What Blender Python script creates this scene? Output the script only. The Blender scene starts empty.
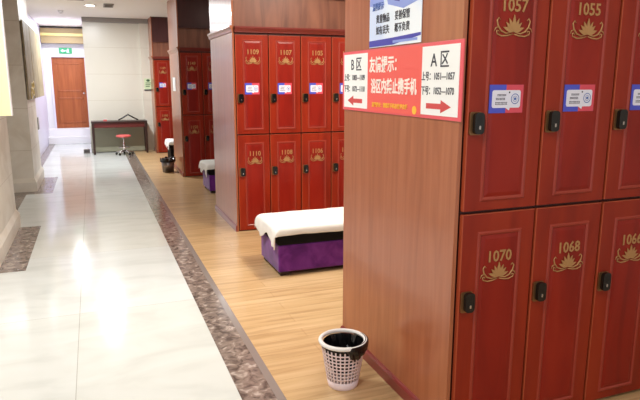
import bpy, bmesh, math, random
from math import sin, cos, pi, radians, atan, sqrt
from mathutils import Vector, Matrix
random.seed(7)
S = bpy.context.scene
COL = S.collection

# ---------------------------------------------------------------- camera
CAM_H = 1.62
F = 588.0
pitch = atan(118 / F)
yaw = atan(229 * cos(pitch) / F)
fw = Vector((sin(yaw) * cos(pitch), cos(yaw) * cos(pitch), -sin(pitch)))
rt = Vector((cos(yaw), -sin(yaw), 0))
up = rt.cross(fw)
cd = bpy.data.cameras.new('camera')
cd.sensor_width = 36
cd.lens = F / 640 * 36
cd.clip_start = 0.05
cam = bpy.data.objects.new('camera', cd)
COL.objects.link(cam)
M = Matrix((rt, up, -fw)).transposed().to_4x4()
M.translation = Vector((0, 0, CAM_H))
cam.matrix_world = M
S.camera = cam

# ---------------------------------------------------------------- world: the rest of the bright hall behind the camera
w = bpy.data.worlds.new('hall_ambient')
S.world = w
w.use_nodes = True
w.node_tree.nodes['Background'].inputs[0].default_value = (.97, 0.99, 1.0, 1)
w.node_tree.nodes['Background'].inputs[1].default_value = 0.62

S.view_settings.view_transform = 'Standard'
S.view_settings.look = 'None'
S.view_settings.exposure = 0.42
S.view_settings.gamma = 1
S.view_settings.use_curve_mapping = False

CEIL = 3.05


def area(name, loc, size, power, col=(1, .97, .92), sy=None):
    l = bpy.data.lights.new(name, 'AREA')
    l.energy = power
    l.color = col
    l.size = size
    if sy:
        l.shape = 'RECTANGLE'
        l.size_y = sy
    o = bpy.data.objects.new(name, l)
    o.location = loc
    COL.objects.link(o)
    return o


# unseen fill lamps added over corridor and aisles (their fittings are built further down)
FILL_PANELS = [(0.0, 1.2), (0.0, 4.4), (2.4, 0.6), (2.3, 4.5), (2.35, 8.9), (2.3, 12.9)]
FILL_POWER = [27, 48, 6, 58, 5, 3]
for (px, py), pw in zip(FILL_PANELS, FILL_POWER):
    area('panel_lamp', (px, py, CEIL - 0.035), 0.5, pw, (1, .90, .77) if px > 1 else (.98, .99, 1))
DOWN = [(0.085, 12.435), (-0.556, 16.1)]


# ---------------------------------------------------------------- materials
def lin(c):
    def f(v):
        v /= 255.0
        return v / 12.92 if v <= 0.04045 else ((v + 0.055) / 1.055) ** 2.4
    return (f(c[0]), f(c[1]), f(c[2]), 1)


def mat(name, c, rough=.5, metal=0, emit=0, coat=0, spec=.5):
    m = bpy.data.materials.new(name)
    m.use_nodes = True
    b = m.node_tree.nodes['Principled BSDF']
    b.inputs['Base Color'].default_value = lin(c)
    b.inputs['Roughness'].default_value = rough
    b.inputs['Metallic'].default_value = metal
    b.inputs['Specular IOR Level'].default_value = spec
    b.inputs['Coat Weight'].default_value = coat
    b.inputs['Coat Roughness'].default_value = .12
    if emit:
        b.inputs['Emission Color'].default_value = lin(c)
        b.inputs['Emission Strength'].default_value = emit
    return m


def vary(m, cols, scale=(1, 1, 1), nscale=5, detail=6, dist=0.0, pos=(0.35, 0.65), bump=0, rot=(0, 0, 0)):
    """object-space noise running through a colour ramp"""
    t = m.node_tree
    N, L = t.nodes, t.links
    b = N['Principled BSDF']
    tc = N.new('ShaderNodeNewGeometry')
    mp = N.new('ShaderNodeMapping')
    mp.inputs['Scale'].default_value = scale
    mp.inputs['Rotation'].default_value = rot
    L.new(tc.outputs['Position'], mp.inputs['Vector'])
    n = N.new('ShaderNodeTexNoise')
    n.inputs['Scale'].default_value = nscale
    n.inputs['Detail'].default_value = detail
    n.inputs['Distortion'].default_value = dist
    L.new(mp.outputs[0], n.inputs['Vector'])
    r = N.new('ShaderNodeValToRGB')
    e = r.color_ramp.elements
    e[0].position, e[1].position = pos
    e[0].color, e[1].color = lin(cols[0]), lin(cols[-1])
    for i, c in enumerate(cols[1:-1]):
        k = e.new(pos[0] + (pos[1] - pos[0]) * (i + 1) / (len(cols) - 1))
        k.color = lin(c)
    L.new(n.outputs['Fac'], r.inputs[0])
    L.new(r.outputs[0], b.inputs['Base Color'])
    if bump:
        bp = N.new('ShaderNodeBump')
        bp.inputs['Strength'].default_value = bump
        bp.inputs['Distance'].default_value = .01
        L.new(n.outputs['Fac'], bp.inputs['Height'])
        L.new(bp.outputs[0], b.inputs['Normal'])
    return m, r


def brick(m, bw, bh, mortar, cmul, base_out=None, rot=0, loc=(0, 0, 0), offset=.5, axes=None, tint=None):
    """overlay tile/plank joints (and per-tile tint) on the material's colour"""
    t = m.node_tree
    N, L = t.nodes, t.links
    b = N['Principled BSDF']
    g = N.new('ShaderNodeNewGeometry')
    vec = g.outputs['Position']
    if axes:
        sx = N.new('ShaderNodeSeparateXYZ')
        L.new(vec, sx.inputs[0])
        cx = N.new('ShaderNodeCombineXYZ')
        for i, a in enumerate(axes):
            L.new(sx.outputs['XYZ'.index(a)], cx.inputs[i])
        vec = cx.outputs[0]
    mp = N.new('ShaderNodeMapping')
    mp.inputs['Location'].default_value = loc
    mp.inputs['Rotation'].default_value = (0, 0, rot)
    L.new(vec, mp.inputs['Vector'])
    k = N.new('ShaderNodeTexBrick')
    k.offset = offset
    k.inputs['Scale'].default_value = 1
    k.inputs['Brick Width'].default_value = bw
    k.inputs['Row Height'].default_value = bh
    k.inputs['Mortar Size'].default_value = mortar
    k.inputs['Mortar Smooth'].default_value = .1
    t1, t2 = tint or ((255, 255, 255), (255, 255, 255))
    k.inputs['Color1'].default_value = lin(t1)
    k.inputs['Color2'].default_value = lin(t2)
    k.inputs['Mortar'].default_value = lin(cmul)
    L.new(mp.outputs[0], k.inputs['Vector'])
    mx = N.new('ShaderNodeMix')
    mx.data_type = 'RGBA'
    mx.blend_type = 'MULTIPLY'
    mx.inputs[0].default_value = 1
    src = b.inputs['Base Color'].links[0].from_socket if b.inputs['Base Color'].links else None
    if src:
        L.new(src, mx.inputs[6])
    else:
        mx.inputs[6].default_value = b.inputs['Base Color'].default_value
    L.new(k.outputs['Color'], mx.inputs[7])
    L.new(mx.outputs[2], b.inputs['Base Color'])
    return m


M_ = {}
m = mat('white_floor_tile', (228, 226, 218), .11, spec=.28)
vary(m, [(198, 202, 200), (208, 212, 210), (213, 217, 216)], (.6, 1.6, 1), 2.2, 6, 1.2, (.3, .7))
brick(m, 1.6, 1.6, .0022, (206, 203, 196), loc=(.19, .5, 0), offset=0, tint=((255, 255, 255), (253, 251, 246)))
M_['floor'] = m
m = mat('oak_laminate', (205, 170, 122), .3, spec=.4)
vary(m, [(178, 144, 102), (202, 170, 126), (212, 182, 140)], (1.0, 14, 1), 1.6, 5, .6, (.3, .7))
brick(m, 1.2, .125, .0012, (200, 180, 155), offset=.37, tint=((255, 255, 255), (240, 235, 228)))
M_['wood'] = m
m = mat('emperador_marble', (120, 100, 86), .14)
vary(m, [(88, 76, 70), (122, 108, 100), (142, 126, 116), (182, 170, 160)], (1, 1, 1), 17, 9, .9, (.36, .68))
M_['marble_dark'] = m
M_['marble_grey'] = mat('grey_stone_edge', (136, 126, 120), .2)
m = mat('cream_wall_tile', (222, 218, 204), .28)
brick(m, 12, .6, .004, (232, 228, 220), offset=0, axes='XZY', loc=(3, 0, 0))
M_['wall_back'] = m
m = mat('beige_marble', (206, 196, 180), .4)
vary(m, [(214, 204, 188), (226, 218, 204), (234, 228, 216)], (1, 1, 1), 2.0, 6, 1.0)
brick(m, 3, .62, .003, (222, 214, 204), offset=0, axes='YZX')
M_['pier'] = m
M_['left_wall'] = mat('pale_wall_paint', (216, 210, 200), .4)
M_['alcove'] = mat('lilac_white_paint', (226, 222, 236), .4)
M_['ceiling'] = mat('ceiling_paint', (240, 234, 224), .7)
M_['white'] = mat('white_paint', (232, 230, 232), .45)


def wood(name, cols, rough=.3, sc=(7, 7, .7), ns=2.2, coat=.0, spec=.5):
    m = mat(name, cols[0], rough, coat=coat, spec=spec)
    vary(m, cols, sc, ns, 6, .8, (.28, .72))
    return m


M_['panel'] = wood('brown_laminate', [(150, 83, 52), (163, 94, 61), (172, 104, 70)], .3, (9, 9, .6), coat=.3)
M_['header'] = wood('brown_board', [(104, 62, 48), (128, 80, 62), (146, 94, 72)], .4, (5, 5, .6))
M_['upper_header'] = wood('dark_brown_board', [(66, 30, 30), (80, 38, 38)], .4, (5, 5, .6))
M_['door'] = wood('red_lacquer_wood', [(124, 30, 14), (142, 38, 17), (154, 47, 20)], .34, (3, 3, .5), 2.5, coat=.04, spec=.3)
M_['panel_red'] = wood('red_lacquer_panel', [(122, 22, 13), (138, 28, 16), (150, 35, 19)], .34, (3, 3, .5), 2.5, coat=.04, spec=.3)
M_['moulding'] = mat('red_moulding', (150, 50, 34), .38, coat=.05)
M_['door_edge'] = mat('pale_door_edge', (176, 76, 46), .3)  # bevel highlight put into a paler red
M_['carcass'] = mat('dark_red_carcass', (66, 16, 12), .5)
M_['crown'] = mat('crown_red_wood', (116, 36, 30), .3, coat=.3)
M_['base'] = mat('maroon_skirting', (128, 46, 44), .28, coat=.3)
M_['gold'] = mat('gold_lettering', (184, 140, 90), .4, .3)
M_['black_lock'] = mat('black_lock_plastic', (16, 15, 16), .25)
M_['chrome'] = mat('chrome', (196, 190, 186), .2, .9)
M_['brass'] = mat('antique_brass', (150, 110, 72), .3, .8)
M_['st_blue'] = mat('sticker_blue', (74, 82, 196), .4)
M_['st_pink'] = mat('sticker_pink', (214, 74, 92), .4)
M_['st_white'] = mat('sticker_white', (226, 226, 240), .4)
M_['ink'] = mat('dark_ink', (46, 48, 62), .5)
M_['ink_blue'] = mat('blue_ink', (60, 96, 170), .5)
M_['sign_red'] = mat('sign_red', (234, 92, 84), .4)
M_['sign_border'] = mat('sign_pink_border', (226, 88, 98), .4)
M_['sign_white'] = mat('sign_white', (238, 240, 238), .4)
M_['sign_text'] = mat('sign_cream_letters', (250, 236, 226), .4)
M_['sign_yellow'] = mat('sign_yellow', (250, 190, 60), .4)
M_['arrow'] = mat('arrow_red', (204, 70, 72), .4)
M_['poster'] = mat('poster_white', (222, 234, 250), .35)
vary(M_['poster'], [(206, 222, 250), (226, 238, 252), (238, 246, 252)], (1, 1, 1), 3, 1, 0, (.35, .6))
M_['poster_navy'] = mat('poster_navy', (62, 62, 170), .35)
M_['poster_blue'] = mat('poster_light_blue', (140, 160, 226), .35)
M_['velvet'] = mat('purple_velvet', (88, 26, 112), .85, spec=.2)
vary(M_['velvet'], [(84, 24, 108), (106, 38, 130), (126, 54, 148)], (1, 1, 1), 7, 4, .5, (.35, .7))
M_['velvet'].node_tree.nodes['Principled BSDF'].inputs['Sheen Weight'].default_value = .25
M_['mattress'] = mat('black_upholstery', (12, 9, 13), .7, spec=.2)
M_['sheet'] = mat('white_bed_sheet', (236, 234, 230), .85, spec=.15)
M_['foot'] = mat('dark_wooden_foot', (44, 22, 18), .5)
M_['plastic'] = mat('white_pink_plastic', (232, 212, 214), .35)
M_['plastic_in'] = mat('mauve_shadow_plastic', (128, 100, 112), .5)
M_['bag'] = mat('black_bin_bag', (16, 16, 18), .25)
M_['metal_grey'] = mat('grey_metal', (140, 134, 132), .3, .7)
M_['dark_wood'] = wood('dark_table_wood', [(44, 22, 18), (58, 30, 22)], .4)
M_['table_red'] = mat('dark_red_drawer_wood', (96, 34, 30), .35)
M_['table_back'] = mat('grey_green_panel', (150, 148, 126), .5)
M_['seat_red'] = mat('pink_red_vinyl', (214, 96, 92), .4)
M_['far_door'] = wood('orange_brown_door_wood', [(150, 76, 38), (164, 88, 46), (176, 98, 54)], .3, (6, 6, .5))
M_['exit'] = mat('green_exit_face', (40, 150, 100), .4, emit=.35)
M_['exit_white'] = mat('white_exit_symbol', (230, 255, 240), .4, emit=.6)
M_['lamp'] = mat('lamp_diffuser', (255, 250, 242), .4, emit=14)
M_['panel_lamp'] = mat('panel_diffuser', (255, 250, 242), .4, emit=2)  # glow of the added fill panels
M_['lightbox'] = mat('cream_lightbox_face', (244, 232, 178), .4, emit=.05)
M_['tan'] = mat('tan_wood_beam', (164, 142, 100), .5)
M_['gold_strip'] = mat('gold_strip', (232, 206, 132), .4)
M_['bronze_panel'] = mat('olive_brown_cloth', (150, 136, 104), .5)
vary(M_['bronze_panel'], [(126, 112, 84), (150, 136, 106), (166, 152, 122)], (1, 1, .6), 6, 5, .8)
M_['green_card'] = mat('pale_green_card', (204, 224, 184), .5)
M_['green_dark'] = mat('dark_green_ink', (58, 96, 66), .5)
M_['vent'] = mat('grey_vent', (150, 144, 138), .5)
M_['vent_dark'] = mat('dark_vent_opening', (70, 66, 64), .6)


# ---------------------------------------------------------------- mesh helpers
def bx(bm, x0, x1, y0, y1, z0, z1, mi=0):
    v = [bm.verts.new(p) for p in ((x0, y0, z0), (x1, y0, z0), (x1, y1, z0), (x0, y1, z0),
                                   (x0, y0, z1), (x1, y0, z1), (x1, y1, z1), (x0, y1, z1))]
    for f in ((3, 2, 1, 0), (4, 5, 6, 7), (0, 1, 5, 4), (1, 2, 6, 5), (2, 3, 7, 6), (3, 0, 4, 7)):
        k = bm.faces.new([v[i] for i in f])
        k.material_index = mi


def prism(bm, pts, fn, d0, d1, mi=0):
    """pts 2-D outline (ccw); fn(u,v,d)->xyz"""
    a = [bm.verts.new(fn(u, v, d0)) for u, v in pts]
    b = [bm.verts.new(fn(u, v, d1)) for u, v in pts]
    n = len(pts)
    fs = [bm.faces.new(list(reversed(a))), bm.faces.new(b)]
    for i in range(n):
        fs.append(bm.faces.new((a[i], a[(i + 1) % n], b[(i + 1) % n], b[i])))
    for f in fs:
        f.material_index = mi


def tube(bm, pts, r, n=8, closed=False, mi=0):
    pts = [Vector(p) for p in pts]
    rings = []
    N = len(pts)
    prev = None
    for i, p in enumerate(pts):
        a = pts[(i - 1) % N] if (closed or i > 0) else p
        b = pts[(i + 1) % N] if (closed or i < N - 1) else p
        t = (b - a).normalized()
        if prev is None:
            ref = Vector((0, 0, 1)) if abs(t.z) < .9 else Vector((1, 0, 0))
            x = t.cross(ref).normalized()
        else:
            x = (prev - t * prev.dot(t)).normalized()
        prev = x
        y = t.cross(x)
        rr = r[i] if isinstance(r, (list, tuple)) else r
        rings.append([bm.verts.new(p + (x * cos(2 * pi * k / n) + y * sin(2 * pi * k / n)) * rr) for k in range(n)])
    for i in range(N if closed else N - 1):
        A, B = rings[i], rings[(i + 1) % N]
        for k in range(n):
            f = bm.faces.new((A[k], A[(k + 1) % n], B[(k + 1) % n], B[k]))
            f.material_index = mi
            f.smooth = True
    if not closed:
        bm.faces.new(rings[0][::-1]).material_index = mi
        bm.faces.new(rings[-1]).material_index = mi


def lathe(bm, prof, n=32, c=(0, 0), mi=0, cap=True):
    rings = []
    for r, z in prof:
        rings.append([bm.verts.new((c[0] + r * cos(2 * pi * k / n), c[1] + r * sin(2 * pi * k / n), z)) for k in range(n)])
    for A, B in zip(rings, rings[1:]):
        for k in range(n):
            f = bm.faces.new((A[k], A[(k + 1) % n], B[(k + 1) % n], B[k]))
            f.smooth = True
            f.material_index = mi
    if cap:
        bm.faces.new(rings[0][::-1]).material_index = mi
        bm.faces.new(rings[-1]).material_index = mi


def obj(name, bm, mats, parent=None, bevel=0, loc=None, seg=2):
    if isinstance(bm, bmesh.types.BMesh):
        bmesh.ops.recalc_face_normals(bm, faces=bm.faces)
        me = bpy.data.meshes.new(name)
        bm.to_mesh(me)
        bm.free()
        for k in (mats if isinstance(mats, (list, tuple)) else [mats]):
            me.materials.append(M_[k] if isinstance(k, str) else k)
    else:
        me = bm
    o = bpy.data.objects.new(name, me)
    COL.objects.link(o)
    if parent:
        o.parent = parent
    if loc:
        o.location = loc
    if bevel:
        b = o.modifiers.new('bevel', 'BEVEL')
        b.width = bevel
        b.segments = seg
        b.limit_method = 'ANGLE'
    return o


def box(name, d, mats, parent=None, bevel=0):
    bm = bmesh.new()
    for q in (d if isinstance(d[0], (list, tuple)) else [d]):
        bx(bm, *q)
    return obj(name, bm, mats, parent, bevel)


def tag(o, label, cat, group=None, kind=None):
    o['label'] = label
    o['category'] = cat
    if group:
        o['group'] = group
    if kind:
        o['kind'] = kind
    return o


def thing(name, label, cat, loc=(0, 0, 0), group=None):
    o = bpy.data.objects.new(name, None)
    o.empty_display_size = .1
    COL.objects.link(o)
    o.location = loc
    return tag(o, label, cat, group)


def struct(name, d, mats, bevel=0):
    o = box(name, d, mats, None, bevel)
    o['kind'] = 'structure'
    return o


def text_mesh(s, size, mt, depth=.0012, bold=0.0, align='CENTER', sx=1.0, space=1.0):
    """lettering lying in the XZ plane, facing -y"""
    c = bpy.data.curves.new('lettering', 'FONT')
    c.body = s
    c.size = size
    c.extrude = depth
    c.offset = bold
    c.align_x = align
    c.align_y = 'CENTER'
    c.resolution_u = 2
    c.space_character = space
    o = bpy.data.objects.new('lettering', c)
    COL.objects.link(o)
    bpy.context.view_layer.update()
    me = bpy.data.meshes.new_from_object(o.evaluated_get(bpy.context.evaluated_depsgraph_get()))
    bpy.data.objects.remove(o)
    me.transform(Matrix.Rotation(pi / 2, 4, 'X') @ Matrix.Diagonal((sx, 1, 1, 1)))
    me.materials.clear()
    me.materials.append(M_[mt])
    return me


# ---------------------------------------------------------------- setting
XB = 1.42           # the corridor side of every locker bank
XR = 3.62           # wall behind the aisles
YW = 14.8           # back wall
struct('floor', [(-2.2, .618, -1.2, 18.2, -.12, 0)], 'floor')
struct('trim_1', [(.618, .79, -1.2, YW, -.12, .001)], 'marble_dark')
struct('trim_2', [(.79, .835, -1.2, YW, -.12, .002)], 'marble_grey')
struct('floor_wood', [(.835, XR + .1, -1.2, YW, -.12, 0.0005)], 'wood').name = 'floor_2'
struct('trim_3', [(-1.35, -.65, 5.52, 7.27, -.02, .0015), (-1.35, -.65, 9.45, 11.07, -.02, .0015),
                  (-1.35, -1.0, 7.27, 9.45, -.02, .0015), (-1.35, -1.0, 11.07, 17.2, -.02, .0015),
                  (-1.35, -1.0, -1.2, 5.52, -.02, .0015)], 'marble_dark')
struct('ceiling', [(-1.5, XR + .1, -1.2, 18.2, CEIL, CEIL + .1)], 'ceiling')
struct('wall_left', [(-1.5, -1.25, -1.2, 13.0, 0, CEIL)], 'left_wall')
struct('wall_left_2', [(-1.5, -1.15, 13.0, 18.2, 0, CEIL)], 'alcove').name = 'wall_alcove_left'
struct('wall_right', [(XR, XR + .1, -1.2, YW, 0, CEIL)], 'left_wall')
struct('wall_back', [(-.1, XR + .1, YW, YW + .15, 0, CEIL)], 'wall_back')
struct('wall_alcove_right', [(-.1, .05, YW + .15, 18.2, 0, CEIL)], 'alcove')
struct('wall_alcove_back', [(-1.15, -.1, 17.62, 17.75, 2.3, CEIL), (-1.15, -.96, 17.62, 17.75, 0, 2.3)], 'white')
struct('pilaster_back', [(1.13, 1.39, YW - .06, YW, 0, CEIL)], 'wall_back').name = 'trim_4'
struct('cove', [(-.1, 1.39, YW - .12, YW, CEIL - .1, CEIL)], 'vent').name = 'trim_5'  # grey strip paints the shade of the cove along the ceiling
struct('baseboard_back', [(-.1, 1.39, YW - .075, YW, 0, .09)], 'wall_back')


def pier(idx, y0, y1):
    bm = bmesh.new()
    bx(bm, -1.25, -.9, y0, y1, .2, CEIL)
    # flared marble base
    x0, x1, a, b = -1.25, -.87, y0 - .06, y1 + .06
    v = [bm.verts.new(p) for p in ((x0, a, 0), (x1, a, 0), (x1, b, 0), (x0, b, 0), (x0, a, .14), (x1, a, .14), (x1, b, .14), (x0, b, .14),
                                   (x0, y0, .2), (-.9, y0, .2), (-.9, y1, .2), (x0, y1, .2))]
    for f in ((3, 2, 1, 0), (0, 1, 5, 4), (1, 2, 6, 5), (2, 3, 7, 6), (3, 0, 4, 7), (4, 5, 9, 8), (5, 6, 10, 9), (6, 7, 11, 10), (7, 4, 8, 11), (8, 9, 10, 11)):
        bm.faces.new([v[i] for i in f])
    o = obj('pier_%d' % idx, bm, 'pier')
    o['kind'] = 'structure'
    return o


pier(1, 5.66, 7.35).name = 'wall_pier_near'
pier(2, 9.72, 11.1).name = 'wall_pier_far'

# steps up to the far door
struct('steps', [(-1.15, -.1, 17.0, 17.62, 0, .19), (-1.15, -.1, 17.3, 17.62, .19, .38)], 'white', .01).name = 'trim_6'

# far door with frame
dr = thing('door_1', '', '', (0, 0, 0))
del dr['label'], dr['category']
dr['kind'] = 'structure'
box('door_leaf', (-.95, -.13, 17.64, 17.69, .38, 2.27), 'far_door', dr, .004)
bm = bmesh.new()
for z0, z1 in ((.52, 1.2), (1.36, 2.12)):
    for x0, x1 in ((-.86, -.22),):
        for q in ((x0, x1, z0, z0 + .03), (x0, x1, z1 - .03, z1), (x0, x0 + .03, z0, z1), (x1 - .03, x1, z0, z1)):
            bx(bm, q[0], q[1], 17.625, 17.64, q[2], q[3])
obj('door_moulding', bm, 'far_door', dr, .004)
box('door_frame', [(-1.0, -.95, 17.56, 17.7, .38, 2.32), (-.13, -.1, 17.56, 17.7, .38, 2.32), (-.95, -.13, 17.56, 17.7, 2.27, 2.32)], 'alcove', dr, .004)
bm = bmesh.new()
lathe(bm, [(.004, -.06), (.026, -.055), (.03, -.035), (.018, -.02), (.012, -.015), (.012, 0), (.028, 0), (.028, .006)], 16)
bmesh.ops.transform(bm, matrix=Matrix.Translation((-.2, 17.634, 1.32)) @ Matrix.Rotation(-pi / 2, 4, 'X'), verts=bm.verts)
obj('door_handle', bm, 'chrome', dr)

# header above the far door: tan beam, gold strip
hb = thing('door_canopy', 'tan wooden canopy with gold strip above the exit sign', 'canopy', (-.62, 17.3, 2.6))
box('beam', (-.52, .51, 0, .31, .02, .4), 'tan', hb, .005)
box('gold_strip', (-.52, .51, -.03, 0, .2, .27), 'gold_strip', hb, .003)
box('soffit_board', (-.52, .51, -.012, 0, .02, .17), 'tan', hb, .003)
ex = thing('exit_sign', 'green exit sign with white arrow over the brown far door', 'sign', (-.58, 17.6, 2.44))
box('sign_face', (-.16, .16, -.03, 0, -.075, .075), 'exit', ex, .004)
bm = bmesh.new()
fn = lambda u, v, d: (u, d, v)
prism(bm, [(-.12, 0), (-.06, -.04), (-.06, -.015), (.0, -.015), (.0, .015), (-.06, .015), (-.06, .04)], fn, -.033, -.03)
# running figure
prism(bm, [(.03, -.05), (.045, -.05), (.06, -.02), (.075, -.05), (.09, -.05), (.072, 0), (.09, .02), (.08, .028), (.065, .02), (.04, .03), (.03, .01)], fn, -.033, -.03)
bmesh.ops.create_circle(bm, cap_ends=True, segments=12, radius=.012, matrix=Matrix.Translation((.066, -.0335, .045)) @ Matrix.Rotation(pi / 2, 4, 'X'))
obj('exit_symbol', bm, 'exit_white', ex)


# ---------------------------------------------------------------- ceiling fittings
def downlight(x, y, label, power):
    t = thing('downlight', label, 'ceiling light', (x, y, CEIL), 'round corridor downlights')
    bm = bmesh.new()
    lathe(bm, [(.085, -.012), (.11, -.012), (.115, 0), (.085, 0), (.085, -.012)], 32, cap=False)
    obj('trim_ring', bm, 'white', t)
    bm = bmesh.new()
    lathe(bm, [(.02, -.009), (.084, -.008), (.084, -.001), (.02, -.001)], 32)
    obj('diffuser', bm, 'lamp', t)
    l = bpy.data.lights.new('downlight_lamp', 'AREA')
    l.shape = 'DISK'
    l.size = .16
    l.energy = power
    l.color = (.95, .98, 1)
    o = bpy.data.objects.new('downlight_lamp', l)
    o.location = (0, 0, -.02)
    o.parent = t
    COL.objects.link(o)


downlight(DOWN[0][0], DOWN[0][1], 'round white downlight in the corridor ceiling beside the square vent', 95)
downlight(DOWN[1][0], DOWN[1][1], 'round white downlight in the ceiling in front of the far exit door', 36)
for i, (px, py) in enumerate(FILL_PANELS):  # made-up fittings around the fill lamps, out of view
    side = 'corridor' if px < .5 else 'locker aisle'
    t = thing('ceiling_panel_light', 'square flush ceiling light above the %s, %s' % (side, ('nearest the camera', 'beside the nearest locker bank', 'in front of the nearest lockers', 'between the first and second locker banks', 'between the second and third locker banks', 'between the third and farthest locker banks')[i]), 'ceiling light', (px, py, CEIL), 'square ceiling lights above the %s' % side)
    box('frame', [(-.29, .29, -.29, -.25, -.025, 0), (-.29, .29, .25, .29, -.025, 0), (-.29, -.25, -.25, .25, -.025, 0), (.25, .29, -.25, .25, -.025, 0)], 'white', t)
    box('diffuser', (-.25, .25, -.25, .25, -.018, -.006), 'panel_lamp', t)
vt = thing('ceiling_vent', 'small grey square vent in the corridor ceiling near the back wall', 'vent', (.41, 12.35, CEIL))
box('vent_frame', [(-.09, .09, -.26, -.22, -.015, 0), (-.09, .09, .22, .26, -.015, 0), (-.09, -.07, -.22, .22, -.015, 0), (.07, .09, -.22, .22, -.015, 0)], 'vent', vt)
box('vent_back', (-.07, .07, -.22, .22, -.003, -.001), 'vent_dark', vt)
for k in range(5):
    box('slat', (-.07, .07, -.18 + k * .085, -.165 + k * .085, -.012, -.004), 'vent', vt)
sd = thing('smoke_detector', 'small white round smoke detector on the corridor ceiling', 'smoke detector', (-.48, 13.6, CEIL))
bm = bmesh.new()
lathe(bm, [(.03, -.045), (.04, -.04), (.05, -.02), (.055, 0)], 24)
obj('detector_body', bm, 'white', sd)
bm = bmesh.new()
lathe(bm, [(.012, -.052), (.02, -.05), (.022, -.045)], 16)
obj('sensor_cap', bm, 'vent', sd)
box('slot_grille', (-.30, -.02, 11.65, 11.8, CEIL - .006, CEIL), 'vent')
tag(bpy.data.objects['slot_grille'], 'narrow dark slot grille in the corridor ceiling left of the downlight', 'vent')


# ---------------------------------------------------------------- lockers
def lotus_mesh():
    bm = bmesh.new()
    f = lambda u, v, d: (u, d, v)

    def petal(cx, cz, ang, L, W, dd):
        pts = []
        for s in range(9):
            t = s / 8
            pts.append((t * L, -W * sin(pi * t ** .8) * .5))
        for s in range(7, 0, -1):
            t = s / 8
            pts.append((t * L, W * sin(pi * t ** .8) * .5))
        q = [(cx + a * cos(ang) - b * sin(ang), cz + a * sin(ang) + b * cos(ang)) for a, b in pts]
        prism(bm, q, f, -.0022 - dd, 0)
    for a, L, dd in ((90, .062, .003), (64, .054, .002), (116, .054, .0025), (42, .052, .001), (138, .052, .0015), (18, .054, 0), (162, .054, .0005)):
        petal(.0, -.006, radians(a), L, .0155, dd)
    for s in (-1, 1):
        # sweeping outer leaf curling up at its end
        P = [(s * .012, 0, -.008), (s * .035, 0, -.012), (s * .058, 0, -.004), (s * .074, 0, .014), (s * .08, 0, .034), (s * .072, 0, .044), (s * .064, 0, .036)]
        tube(bm, P, [.002, .003, .0035, .0035, .003, .0025, .0015], 6)
        P = [(s * .004, 0, -.014), (s * .03, 0, -.02), (s * .055, 0, -.022), (s * .078, 0, -.014), (s * .08, 0, -.003), (s * .07, 0, -.002), (s * .068, 0, -.01)]
        tube(bm, P, [.002, .003, .003, .0026, .0024, .002, .0015], 6)
        tube(bm, [(s * .07, 0, .012), (s * .086, 0, .006), (s * .092, 0, -.006)], [.002, .0025, .001], 6)
    bm2 = bmesh.new()
    tmp = bpy.data.meshes.new('lotus')
    bmesh.ops.recalc_face_normals(bm, faces=bm.faces)
    bm.to_mesh(tmp)
    bm.free()
    bm2.free()
    tmp.materials.append(M_['gold'])
    return tmp


LOTUS = lotus_mesh()


def rrect(x0, x1, z0, z1, r, n=5):
    pts = []
    for cx, cz, a0 in ((x1 - r, z1 - r, 0), (x0 + r, z1 - r, 90), (x0 + r, z0 + r, 180), (x1 - r, z0 + r, 270)):
        for k in range(n + 1):
            a = radians(a0 + 90 * k / n)
            pts.append((cx + r * cos(a), cz + r * sin(a)))
    return pts


def sticker_mesh():
    bm = bmesh.new()
    f = lambda u, v, d: (u, d, v)
    bx(bm, -.093, -.002, -.0012, 0, -.06, .06, 0)
    bx(bm, -.002, .093, -.0012, 0, -.06, .06, 1)
    prism(bm, rrect(-.078, .078, -.038, .037, .01), f, -.0018, -.0012, 2)
    prism(bm, [(-.004, -.037), (.022, -.037), (.018, -.05)], f, -.0018, -.0012, 2)
    # caption strokes
    rnd = random.Random(3)
    for z, h, xa, xb in ((.016, .008, -.05, -.006), (.0, .009, -.058, -.006), (-.019, .011, -.06, .004)):
        x = xa
        while x < xb:
            wd = .0045 + rnd.random() * .002
            bx(bm, x, x + wd, -.0024, -.0018, z - h / 2, z - h / 2 + .0022, 3)
            bx(bm, x, x + wd, -.0024, -.0018, z + h / 2 - .0022, z + h / 2, 3)
            bx(bm, x + wd / 2 - .001, x + wd / 2 + .001, -.0024, -.0018, z - h / 2, z + h / 2, 3)
            x += wd + .0018
    # round seal
    n = 24
    for r0, r1, mi in ((.0195, .0225, 4), (.0, .006, 4), (.011, .0125, 4)):
        for k in range(n):
            a, b = 2 * pi * k / n, 2 * pi * (k + 1) / n
            if r0 == 0:
                q = [(r1 * cos(a), r1 * sin(a)), (r1 * cos(b), r1 * sin(b)), (0, 0)]
            else:
                q = [(r0 * cos(a), r0 * sin(a)), (r1 * cos(a), r1 * sin(a)), (r1 * cos(b), r1 * sin(b)), (r0 * cos(b), r0 * sin(b))]
            prism(bm, [(.048 + u, v) for u, v in q], f, -.0024, -.0018, mi)
    bx(bm, .012, .019, -.0024, -.0018, .024, .031, 3)
    bmesh.ops.recalc_face_normals(bm, faces=bm.faces)
    me = bpy.data.meshes.new('sticker')
    bm.to_mesh(me)
    bm.free()
    for k in ('st_blue', 'st_pink', 'st_white', 'ink', 'ink_blue'):
        me.materials.append(M_[k])
    return me


STICKER = sticker_mesh()


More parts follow.
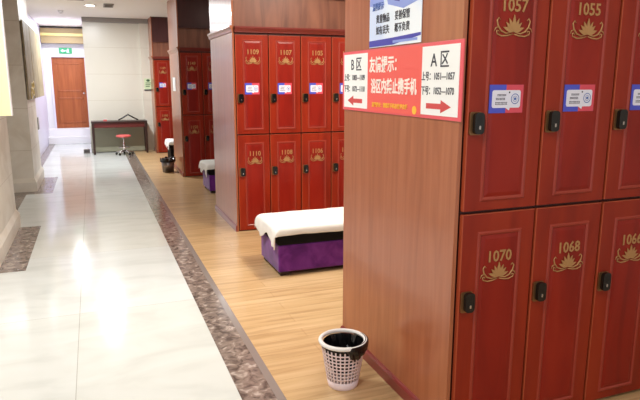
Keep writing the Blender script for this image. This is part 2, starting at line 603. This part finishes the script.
def lock_meshes():
    f = lambda u, v, d: (u, d, v)
    out = []
    specs = [('lock_plate', 'brass', rrect(-.036, .024, -.05, .046, .01), -.008, 0, .0),
             ('lock', 'black_lock', rrect(-.022, .025, -.046, .044, .016), -.026, -.008, .0),
             ('keyhole', 'chrome', rrect(-.003, .006, -.026, -.010, .004), -.0285, -.026, 0)]
    for nm, k, pts, a, b, _ in specs:
        bm = bmesh.new()
        prism(bm, pts, f, a, b)
        bmesh.ops.recalc_face_normals(bm, faces=bm.faces)
        me = bpy.data.meshes.new(nm)
        bm.to_mesh(me)
        bm.free()
        me.materials.append(M_[k])
        out.append((nm, me))
    return out


LOCK = lock_meshes()


def door_parts(unit, x0, x1, z0, z1, panel, num, num_z, lot_z, lock_z, sticker_z=None, lot_s=1.0):
    """one locker door (front face at y=0) with its mouldings, number, lotus, lock and sticker"""
    th = .02
    k0 = lot_s
    bm = bmesh.new()
    bx(bm, x0, x1, 0, th, z0, z1)
    d = obj('door', bm, 'door', unit, .0025)
    # pale strips painting the highlight on left and top edges
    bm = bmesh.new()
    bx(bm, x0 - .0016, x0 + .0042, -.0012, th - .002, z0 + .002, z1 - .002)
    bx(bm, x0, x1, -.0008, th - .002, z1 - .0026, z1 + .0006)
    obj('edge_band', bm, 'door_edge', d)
    a, b, c, e = panel
    bm = bmesh.new()
    # frame moulding: outer bead, groove, inner bevelled field
    def ring(m0, m1, y0, y1):
        O = [(a + m0, c + m0), (b - m0, c + m0), (b - m0, e - m0), (a + m0, e - m0)]
        I = [(a + m1, c + m1), (b - m1, c + m1), (b - m1, e - m1), (a + m1, e - m1)]
        vo = [bm.verts.new((u, y0, v)) for u, v in O]
        vi = [bm.verts.new((u, y1, v)) for u, v in I]
        for k in range(4):
            bm.faces.new((vo[k], vo[(k + 1) % 4], vi[(k + 1) % 4], vi[k]))
    ring(-.012, -.006, 0.0, -.006)
    ring(-.006, 0, -.006, -.0055)
    ring(0, .006, -.0055, -.0008)
    obj('panel_moulding', bm, 'moulding', d)
    bm = bmesh.new()
    g = .006
    O = [(a + g, c + g), (b - g, c + g), (b - g, e - g), (a + g, e - g)]
    I = [(a + g + .018, c + g + .018), (b - g - .018, c + g + .018), (b - g - .018, e - g - .018), (a + g + .018, e - g - .018)]
    vo = [bm.verts.new((u, -.0008, v)) for u, v in O]
    vi = [bm.verts.new((u, -.0042, v)) for u, v in I]
    for k in range(4):
        bm.faces.new((vo[k], vo[(k + 1) % 4], vi[(k + 1) % 4], vi[k]))
    bm.faces.new(vi)
    obj('raised_panel', bm, 'panel_red', d)
    cx = (a + b) / 2
    o = obj('number', text_mesh(str(num), .072, 'gold', .0014, .0011, sx=.94), None, d, loc=(cx, -.006, num_z))
    o = obj('lotus_emblem', LOTUS, None, d, loc=(cx, -.006, lot_z))
    o.scale = (1.04 * lot_s, 1, 1.1)
    lk = None
    for nm, me in LOCK:
        o = obj(nm, me, None, d, loc=(x0 + .043, 0, lock_z))
    if sticker_z:
        obj('sticker', STICKER, None, d, loc=(cx - .014, -.0045, sticker_z)).scale = (.93 * k0, 1, .98)
    return d


def locker_unit(x, y, wd, depth, nu, nl, label, group, px=(.095, .31), top=2.1, scale=1.0):
    u = thing('locker_cabinet', label, 'locker', (x, y, 0), group)
    box('body', (.002, wd - .002, .022, depth, .012, top + .02), 'carcass', u)
    box('plinth', (.002, wd - .002, .03, depth - .02, 0, .012), 'carcass', u)
    # upper then lower
    k = wd / .395
    door_parts(u, .006, wd - .006, 1.072, top, (.1 * k, .31 * k, 1.125, top - .055), nu, 1.927 if top < 2.2 else 1.95, 1.83, 1.452, 1.55, k)
    door_parts(u, .006, wd - .006, .014, 1.058, (.1 * k, .31 * k, .068, .965), nl, .857, .77, .664, None, k)
    return u


def bank(y, ydepth, x0, wd, n, ups, lows, where, endname, end_mat='panel', XB=1.414):
    gr = 'red lockers of the %s bank' % where
    PL = ['beside the end panel', 'second from the corridor end', 'third from the corridor end',
          'fourth from the corridor end', 'fifth from the corridor end', 'against the inner wall']
    for i in range(n):
        locker_unit(x0 + i * wd, y, wd, ydepth - .01, ups[i], lows[i],
                    'red two-door lockers %d over %d of the %s bank, %s' % (ups[i], lows[i], where, PL[i]), gr)
    xe = x0 + n * wd
    # end panel towards the corridor
    t = thing('locker_end_panel', endname, 'end panel', (XB, y + ydepth / 2, 0))
    h = ydepth / 2
    z1 = CEIL
    box('board', (-.02, 0.0, -h + .012, h, 0, z1), end_mat, t, .002)
    for (yy0, yy1) in ((-h + .012, h),):
        bm = bmesh.new()
        prism(bm, [(-.02, 0), (-.036, 0), (-.036, .055), (-.03, .066), (-.02, .07)], lambda u, v, d: (u, d, v), yy0, yy1)
        obj('skirting', bm, 'base', t)
        bm = bmesh.new()
        prism(bm, [(-.02, 2.12), (-.03, 2.13), (-.034, 2.15), (-.05, 2.175), (-.05, 2.19), (-.02, 2.19)], lambda u, v, d: (u, d, v), yy0 - .03, yy1 + .03)
        obj('crown_moulding', bm, 'crown' if end_mat == 'panel_x' else end_mat, t)
    # boards above the lockers
    hd = thing('locker_header', 'brown board with crown moulding above the lockers of the %s bank' % where, 'header board', (x0, y, 2.125))
    L = XR - x0 - .005
    box('board', (0.0, L, .03, .06, 0, .375), 'header', hd)
    bm = bmesh.new()
    prism(bm, [(.03, 0), (.0, .0), (-.006, .012), (-.03, .045), (-.03, .06), (.03, .06)], lambda u, v, d: (d, u, v), 0, L)
    obj('crown_moulding', bm, 'crown', hd)
    box('ledge', (0, L, -.01, .06, .375, .395), 'upper_header', hd, .002)
    box('upper_board', (0, L, .04, .07, .395, CEIL - 2.125 - .001), 'upper_header', hd)
    box('back_board', (0, L, ydepth - .04, ydepth - .01, 0, CEIL - 2.125 - .001), 'header', hd)
    if xe < XR - .03:
        box('filler_board', (xe - x0 + .001, L, .03, .06, -2.125, 0), 'door', hd)
    return t


bank(2.08, 1.22, 1.444, .395, 5, [1057, 1055, 1053, 1051, 1049], [1070, 1068, 1066, 1064, 1062], 'nearest',
            'tall brown wood end panel of the nearest bank, carrying the signs', 'panel', 1.437)
bank(6.19, 1.21, 1.418, .362, 6, [1109, 1107, 1105, 1103, 1101, 1099], [1110, 1108, 1106, 1104, 1102, 1100], 'second',
     'tall brown end panel of the second bank, beside the purple bench')
bank(10.28, 1.21, 1.418, .362, 6, [1149, 1147, 1145, 1143, 1141, 1139], [1150, 1148, 1146, 1144, 1142, 1140], 'third',
     'tall brown end panel of the third bank, behind the black-lined bin')
bank(14.06, .72, 1.352, .362, 6, [1189, 1187, 1185, 1183, 1181, 1179], [1190, 1188, 1186, 1184, 1182, 1180], 'farthest',
     'narrow brown end panel of the farthest bank, against the back wall', XB=1.35)


# ---------------------------------------------------------------- signs on the nearest end panel (they face the corridor, -x)
def side_text(s, size, mt, yc, zc, x, parent, bold=0.0, sx=1.0, name='lettering', space=1.0):
    me = text_mesh(s, size, mt, .0006, bold, sx=sx, space=space)
    me.transform(Matrix.Rotation(-pi / 2, 4, 'Z'))     # now faces -x, reads towards -y
    o = obj(name, me, None, parent)
    o.location = (x, yc, zc)
    return o


XS = 1.437 - .02 - .001
sg = thing('direction_sign', 'wide red and white Chinese direction sign with arrows on the end panel', 'sign', (XS, 2.69, 1.625))


def sy(y):
    return y - 2.712


box('backing', (-.006, 0, sy(2.094), sy(3.33), -.166, .166), 'sign_border', sg, .001)
box('red_field', (-.0075, -.006, sy(2.41), sy(2.985), -.158, .158), 'sign_red', sg)
box('white_field', (-.0078, -.006, sy(2.985), sy(3.305), -.15, .15), 'sign_white', sg)
box('white_field', (-.0078, -.006, sy(2.115), sy(2.412), -.15, .15), 'sign_white', sg)
def words(parts, size, yc0, dy, zc, sx, mt='ink', bold=.0007):
    for txt, yo in parts:
        side_text(txt, size, mt, sy(yc0) - yo, zc, -.0084, sg, bold, sx)


words([('B', -.05), ('区', .035)], .082, 3.135, 0, .088, .95)
words([('上号：', -.1), ('1083—1109', .045)], .042, 3.15, 0, .018, .82)
words([('下号：', -.1), ('1072—1110', .045)], .042, 3.15, 0, -.045, .82)
words([('A', -.05), ('区', .035)], .078, 2.262, 0, .086, .95)
words([('上号：', -.095), ('1051—1057', .04)], .042, 2.268, 0, .018, .78)
words([('下号：', -.095), ('1052—1070', .04)], .042, 2.268, 0, -.045, .78)
side_text('友情提示：', .084, 'sign_text', sy(2.785), .078, -.0084, sg, .0022, .84, 'headline')
side_text('浴区内禁止携手机', .08, 'sign_text', sy(2.697), -.032, -.0084, sg, .0022, .76, 'headline')
side_text('温馨提示：请您将手机存放更衣柜', .026, 'sign_yellow', sy(2.73), -.125, -.0084, sg, .0006, 1.0)
for yc, s in ((3.15, 1), (2.265, -1)):
    bm = bmesh.new()
    A = [(-.1, -.012), (.02, -.012), (.02, -.028), (.1, 0), (.02, .028), (.02, .012), (-.1, .012)]
    if s < 0:
        A = [(-u, v) for u, v in A][::-1]
    prism(bm, [(sy(yc) + u, v - .11) for u, v in A], lambda u, v, d: (d, u, v), -.0088, -.0078)
    obj('arrow', bm, 'arrow', sg)
bm = bmesh.new()
prism(bm, [(sy(2.47) + .02 * cos(k * pi / 8), -.135 + .02 * sin(k * pi / 8)) for k in range(16)], lambda u, v, d: (d, u, v), -.0088, -.0075)
obj('yellow_badge', bm, 'sign_yellow', sg)

ps = thing('notice_poster', 'light blue Chinese valuables notice with navy bottom band above the direction sign', 'poster', (XS - .001, 2.685, 1.8))
box('sheet', (-.003, 0, -.27, .27, -.002, .314), 'poster', ps)
bm = bmesh.new()
prism(bm, [(-.268, .03), (-.268, .043), (.0, .036), (.268, .033), (.268, .002), (.0, .002)][::-1], lambda u, v, d: (d, u, v), -.0042, -.003)
obj('navy_band', bm, 'poster_navy', ps)
bm = bmesh.new()
bx(bm, -.0046, -.0042, -.24, .0, .01, .022)
prism(bm, [(-.268, .19), (-.10, .165), (.06, .2), (.08, .25), (-.268, .25)][::-1], lambda u, v, d: (d, u, v), -.0042, -.003)
prism(bm, [(.1, .2), (.268, .21), (.268, .3), (.12, .26)][::-1], lambda u, v, d: (d, u, v), -.0036, -.003)
obj('pale_blue_shapes', bm, 'poster_blue', ps)
bm = bmesh.new()
prism(bm, [(-.06, .2), (-.01, .21), (-.02, .25), (-.07, .24)][::-1], lambda u, v, d: (d, u, v), -.0052, -.0042)
obj('navy_shape', bm, 'poster_navy', ps)
for txt, yo, zo in (('贵重物品', .115, .135), ('妥善保管', -.09, .135), ('如有丢失', .115, .078), ('概不负责', -.09, .078)):
    side_text(txt, .046, 'ink', yo, zo, -.0042, ps, .0006, .82)
side_text('温馨提示', .04, 'ink_blue', .17, .198, -.0042, ps, .0006, .8)


# ---------------------------------------------------------------- benches
def bench(x, y, L, D, label, sheet_label, cover_mat='velvet', grp=None, drop=.14, seed=1, sheet_in=0):
    t = thing('bench', label, 'bench', (x, y, 0), grp)
    bm = bmesh.new()
    bx(bm, 0, L, 0, D, .035, .27)
    obj('base', bm, cover_mat, t, .012, seg=3)
    bm = bmesh.new()
    bx(bm, -.005, L + .005, -.008, D + .008, .27, .425)
    obj('cushion', bm, 'mattress', t, .022, seg=4)
    for fx, fy in ((.02, .015), (L - .1, .015), (.02, D - .095), (L - .1, D - .095)):
        box('foot', (fx, fx + .08, fy, fy + .08, 0, .036), 'foot', t, .003)
    # draped sheet
    rnd = random.Random(seed)
    ph = [rnd.random() * 6.28 for _ in range(6)]
    bm = bmesh.new()
    nx, ny = 56, 30
    ov = .13
    ovf = .07
    top = .431
    rows = []
    for i in range(nx + 1):
        row = []
        for j in range(ny + 1):
            u = -ov * 1.25 + (L + .02 + ov * 1.25) * i / nx
            v = -ovf - .012 + (D + 2 * ovf + .024) * j / ny
            dx = max(0, -.012 - u)
            dy = max(0, -.014 - v, v - D - .014)
            sgn = -1 if v < 0 else 1
            px, py = max(u, -.012), min(max(v, -.014), D + .014)
            dr = sqrt(dx * dx + dy * dy)
            fall = max(dx, dy) + .32 * min(dx, dy)
            wv = .006 * sin(u * 17 + ph[0]) + .004 * sin(u * 37 + ph[1])
            wv2 = .012 * sin(v * 19 + ph[2]) + .008 * sin(v * 31 + ph[3])
            k = min(1, fall / .1)
            z = top - fall * (1.0 + .10 * sin(u * 5 + ph[4]) + .18 * math.exp(-max(0, u) / .12) * (1 if dy > 0 else 0) + (.25 * sin(v * 16 + 1) if dx > 0 else 0)) if fall > 0 else top
            z += .0012 * sin(u * 13 + v * 9 + ph[5]) + .001 * sin(u * 29 - v * 23)
            if dy > 0:
                py += sgn * (.008 + abs(wv) * k)
                if dx > 0:
                    py += sgn * .02 * k
            if dx > 0:
                px -= .016 + abs(wv2) * k + (.01 * k if dy > 0 else 0)
            row.append(bm.verts.new((px, py, z)))
        rows.append(row)
    for i in range(nx):
        for j in range(ny):
            f = bm.faces.new((rows[i][j], rows[i + 1][j], rows[i + 1][j + 1], rows[i][j + 1]))
            f.smooth = True
    s = obj('bed_sheet', bm, 'sheet', None, loc=(x, y, 0))
    so = s.modifiers.new('thick', 'SOLIDIFY')
    so.thickness = .004
    so.offset = 0
    sb = s.modifiers.new('sub', 'SUBSURF')
    sb.levels = sb.render_levels = 1
    tag(s, sheet_label, 'sheet', 'white sheets on the benches')
    return t


bench(1.372, 4.57, 1.6, .56, 'purple velvet bench with black cushion, nearest of the aisle benches',
      'white sheet draped over the nearest purple bench', grp='low benches in the aisles', seed=2)
bench(1.53, 8.58, 1.5, .56, 'purple bench in the second aisle, beside the second locker bank\'s far side',
      'white sheet draped over the middle purple bench in the second aisle', grp='low benches in the aisles', seed=5)
bench(1.43, 12.35, 1.5, .56, 'dark bench in the farthest aisle behind the third locker bank',
      'white sheet on the farthest dark bench near the back wall', cover_mat='mattress', grp='low benches in the aisles', seed=9)


# ---------------------------------------------------------------- bins
def waste_bin(x, y, h, rt_, rb, label, frame_mat, lattice=True, bag_side=0.0, grp=None, bottom_mat=None):
    t = thing('waste_bin', label, 'bin', (x, y, 0), grp)
    R = lambda z: rb + (rt_ - rb) * z / h
    n = 30
    if lattice:
        bm = bmesh.new()
        z0, z1 = .045, h - .03
        for k in range(n):
            a = 2 * pi * k / n
            w2 = .0036
            for (p0, p1) in ((z0, z1),):
                vs = []
                for z in (p0, p1):
                    for s in (-1, 1):
                        for dr in (-.0016, .0016):
                            r = R(z) + dr
                            vs.append(bm.verts.new((r * cos(a) - s * w2 * sin(a), r * sin(a) + s * w2 * cos(a), z)))
                for f in ((0, 1, 5, 4), (2, 6, 7, 3), (0, 4, 6, 2), (1, 3, 7, 5)):
                    bm.faces.new([vs[i] for i in f])
        for j in range(1, 9):
            z = z0 + (z1 - z0) * j / 9
            lathe(bm, [(R(z) - .0016, z - .0034), (R(z) + .0018, z - .0034), (R(z) + .0018, z + .0034), (R(z) - .0016, z + .0034), (R(z) - .0016, z - .0034)], 48, cap=False)
        obj('lattice_wall', bm, frame_mat, t)
        bm = bmesh.new()
        lathe(bm, [(rb - .004, .004), (rb, .0), (rb + .001, .004), (R(z0) + .002, z0), (R(z0) - .002, z0), (rb - .003, .006)], 48)
        obj('bottom_band', bm, bottom_mat or frame_mat, t)
    else:
        bm = bmesh.new()
        lathe(bm, [(rb - .004, .006), (rb, .0), (rt_, h - .01), (rt_ - .004, h - .01), (rb - .004, .01)], 40)
        obj('body', bm, frame_mat, t)
    bm = bmesh.new()
    pts = [(rt_ * cos(2 * pi * k / 48), rt_ * sin(2 * pi * k / 48), h - .004) for k in range(48)]
    tube(bm, pts, .0115 if lattice else .007, 10, closed=True)
    obj('rim', bm, 'sheet' if lattice else frame_mat, t)
    # bag: crumpled liner inside, folded over part of the rim
    rnd = random.Random(11)
    bm = bmesh.new()
    n2 = 60
    prof = [(.012, .07), (.045, .085), (rb * .85, .10), (R(.14) - .012, .14), (R(.19) - .008, .19), (rt_ - .012, h - .012)] if lattice else \
        [(.012, h - .05), (.05, h - .03), (rt_ * .7, h - .02), (rt_ - .01, h - .005), (rt_ + .006, h + .008), (rt_ + .013, h - .01), (rt_ + .012, h - .05)]
    rings = []
    for q, (r, z) in enumerate(prof):
        row = []
        for k in range(n2):
            a = 2 * pi * k / n2
            j = (.010 * sin(5 * a + q * 1.3) + .008 * sin(11 * a + q * 2.1) + .005 * (rnd.random() - .5)) * (1 if 0 < q < len(prof) - 1 or not lattice else .15)
            rr = r - abs(j) if lattice else r + j * .6
            row.append(bm.verts.new((rr * cos(a), rr * sin(a), z + (j * 1.6 if q < len(prof) - 1 else 0))))
        rings.append(row)
    for A, B in zip(rings, rings[1:]):
        for k in range(n2):
            bm.faces.new((A[k], A[(k + 1) % n2], B[(k + 1) % n2], B[k]))
    bm.faces.new(rings[0][::-1])
    for f in bm.faces:
        f.smooth = False
    if lattice:
        # the fold hanging outside
        a0, a1 = radians(-115), radians(35)
        m_ = 26
        prev = None
        for q in range(m_ + 1):
            s = q / m_
            a = a0 + (a1 - a0) * s
            depth = .012 + .075 * max(0, sin(pi * s)) ** .8 * (.75 + .25 * sin(7 * s + 1))
            col = []
            for r, z in ((rt_ - .013, h - .006), (rt_ - .002, h + .0085), (rt_ + .0145, h + .001), (rt_ + .0155, h - .014),
                         (rt_ + .010 + .004 * sin(q * 2.1), h - .014 - depth * .5), (rt_ - .004 + .004 * sin(q * 1.7), h - .014 - depth)):
                if z < h and depth < .02:
                    z = max(z, h - .008)
                if r < rt_ - .01 or z > h - .01:
                    rr = r
                else:
                    rr = r
                e_ = min(1, 2.2 * sin(pi * s))
                rr = (rt_ - .013) * (1 - e_) + rr * e_
                z = (h - .006) * (1 - e_) + z * e_
                col.append(bm.verts.new((rr * cos(a), rr * sin(a), z)))
            if prev:
                for i in range(5):
                    bm.faces.new((prev[i], col[i], col[i + 1], prev[i + 1]))
            prev = col
    obj('bin_bag', bm, 'bag', t)
    return t


waste_bin(1.172, 2.72, .262, .122, .08, 'white lattice plastic waste bin with black bag beside the nearest end panel', 'plastic', bottom_mat='plastic')
waste_bin(1.215, 11.0, .24, .125, .1, 'small grey bin with black bag beside the third locker bank', 'metal_grey', False)

# ---------------------------------------------------------------- table, stool, things by the back wall
tb = thing('console_table', 'dark wooden console table with red drawer apron against the back wall', 'table', (.545, 14.45, 0))
box('tabletop', (-.61, .61, -.22, .22, .71, .745), 'dark_wood', tb, .004)
box('apron', (-.55, .55, -.19, -.165, .6, .71), 'table_red', tb, .003)
box('back_panel', (-.55, .55, .17, .19, .02, .71), 'table_back', tb)
for sx_ in (-1, 1):
    xa = sx_ * .575
    for yy in (-.19, .19):
        bm = bmesh.new()
        for z0, z1, r0, r1 in ((0, .71, .022, .03),):
            v0 = [bm.verts.new((xa + sx_ * a * r0, yy + b * r0, z0)) for a, b in ((-1, -1), (1, -1), (1, 1), (-1, 1))]
            v1 = [bm.verts.new((xa + sx_ * a * r1, yy + b * r1, z1)) for a, b in ((-1, -1), (1, -1), (1, 1), (-1, 1))]
            bm.faces.new(v0[::-1])
            bm.faces.new(v1)
            for k in range(4):
                bm.faces.new((v0[k], v0[(k + 1) % 4], v1[(k + 1) % 4], v1[k]))
        obj('leg', bm, 'dark_wood', tb, .003)
    box('side_rail', (xa - .012, xa + .012, -.17, .17, .03, .07), 'dark_wood', tb)

st = thing('swivel_stool', 'red-seated chrome swivel stool on castors in front of the console table', 'stool', (.6, 14.0, 0))
bm = bmesh.new()
lathe(bm, [(.13, .40), (.155, .405), (.165, .425), (.155, .445), (.1, .455), (.01, .457)], 32)
obj('seat', bm, 'seat_red', st)
bm = bmesh.new()
lathe(bm, [(.02, .08), (.026, .085), (.026, .25), (.016, .255), (.016, .38), (.06, .39), (.06, .4)], 20)
obj('column', bm, 'chrome', st)
bm = bmesh.new()
pts = [(.12 * cos(2 * pi * k / 24), .12 * sin(2 * pi * k / 24), .17) for k in range(24)]
tube(bm, pts, .008, 8, True)
obj('foot_ring', bm, 'chrome', st)
for k in range(5):
    a = 2 * pi * k / 5 + .3
    bm = bmesh.new()
    tube(bm, [(.02 * cos(a), .02 * sin(a), .1), (.1 * cos(a), .1 * sin(a), .085), (.18 * cos(a), .18 * sin(a), .06)], [.018, .015, .012], 8)
    lg = obj('base_arm', bm, 'chrome', st)
    bm = bmesh.new()
    bmesh.ops.create_cone(bm, cap_ends=True, segments=16, radius1=.025, radius2=.025, depth=.03,
                          matrix=Matrix.Translation((.18 * cos(a), .18 * sin(a), .026)) @ Matrix.Rotation(a, 4, 'Z') @ Matrix.Rotation(pi / 2, 4, 'X'))
    obj('castor', bm, 'black_lock', lg)

# coat hanger lying propped on the table
hg = thing('coat_hanger', 'dark coat hanger propped on the right end of the console table', 'hanger', (.745, 14.4, .745))
bm = bmesh.new()
tube(bm, [(-.22, 0, .015), (-.12, .01, .065), (-.03, .02, .12), (0, .02, .135), (.03, .02, .12), (.12, .01, .065), (.22, 0, .015)], [.014, .016, .016, .016, .016, .016, .014], 8)
obj('shoulder_bar', bm, 'black_lock', hg)
bm = bmesh.new()
tube(bm, [(0, .02, .13), (0, .03, .16), (.018, .035, .175), (.03, .04, .16)], .004, 6)
obj('hook', bm, 'chrome', hg)
bxs = thing('small_box', 'little red box on the left part of the console table', 'box', (.24, 14.35, .745))
box('box_body', (-.04, .04, -.03, .03, 0, .04), 'seat_red', bxs, .003)
box('box_lid', (-.042, .042, -.032, .032, .04, .05), 'sign_white', bxs, .002)
cb = thing('floor_box', 'small grey metal box on the floor left of the console table', 'box', (-.2, 14.6, 0))
box('casing', (-.07, .07, -.05, .05, 0, .1), 'metal_grey', cb, .004)
box('cover_plate', (-.055, .055, -.056, -.05, .02, .08), 'vent_dark', cb, .002)

gp = thing('wall_notice', 'small pale green notice on the pilaster right of the console table', 'notice', (1.265, YW - .06, 1.57))
box('card', (-.09, .1, -.006, 0, -.12, .13), 'green_card', gp)
bm = bmesh.new()
for k in range(3):
    bx(bm, -.06, .07 - .02 * k, -.0075, -.006, .02 - .04 * k, .035 - .04 * k)
prism(bm, [(.05 * cos(k * pi / 6) * .8, .085 + .03 * sin(k * pi / 6)) for k in range(12)], lambda u, v, d: (u, d, v), -.0075, -.006)
obj('green_print', bm, 'green_dark', gp)
box('dark_ledge', (-.095, .105, -.02, 0, -.15, -.125), 'ink', gp)

# narrow white patch on the third bank's end panel
wn = thing('paper_notice', 'narrow white notice on the end panel of the third locker bank', 'notice', (1.393, 10.95, 1.58))
box('paper', (-.004, 0, -.16, .22, -.12, .12), 'sign_white', wn)
box('grey_edge', (-.0055, -.004, .19, .22, -.12, .12), 'vent', wn)

# ---------------------------------------------------------------- left side: blade lightbox, hanging bronze panel
lb = thing('light_box', 'tall cream lit sign box projecting from the near left pier', 'sign', (-.9, 5.60, 1.34))
box('casing', (-.35, .262, -.03, .055, 0, 1.45), 'white', lb, .004)
box('lit_face', (-.345, .257, -.034, -.03, .004, 1.446), 'lightbox', lb)
hp = thing('stone_screen', 'tall olive brown marble screen fixed high on the far left pier', 'wall panel', (-.895, 9.76, 1.36))
box('slab', (.004, .03, 0, 3.0, 0, 1.14), 'bronze_panel', hp, .004)
box('joint_strip', (.03, .034, .95, .99, 0, 1.14), 'tan', hp)
for k in range(5):
    bm = bmesh.new()
    cy, cz = .35 + .12 * k, (.06, .13, .2, .1, .22)[k]
    tube(bm, [(.034, cy + .06 * cos(q * pi / 8), cz + .05 * sin(q * pi / 8)) for q in range(16)], .008, 6, True)
    obj('gold_scroll', bm, 'gold_strip', hp)
box('wall_box', (-1.25, -1.0, 12.55, 12.75, .72, .95), 'vent', None, .004)
tag(bpy.data.objects['wall_box'], 'small grey box low on the left wall below the hanging panel', 'box')
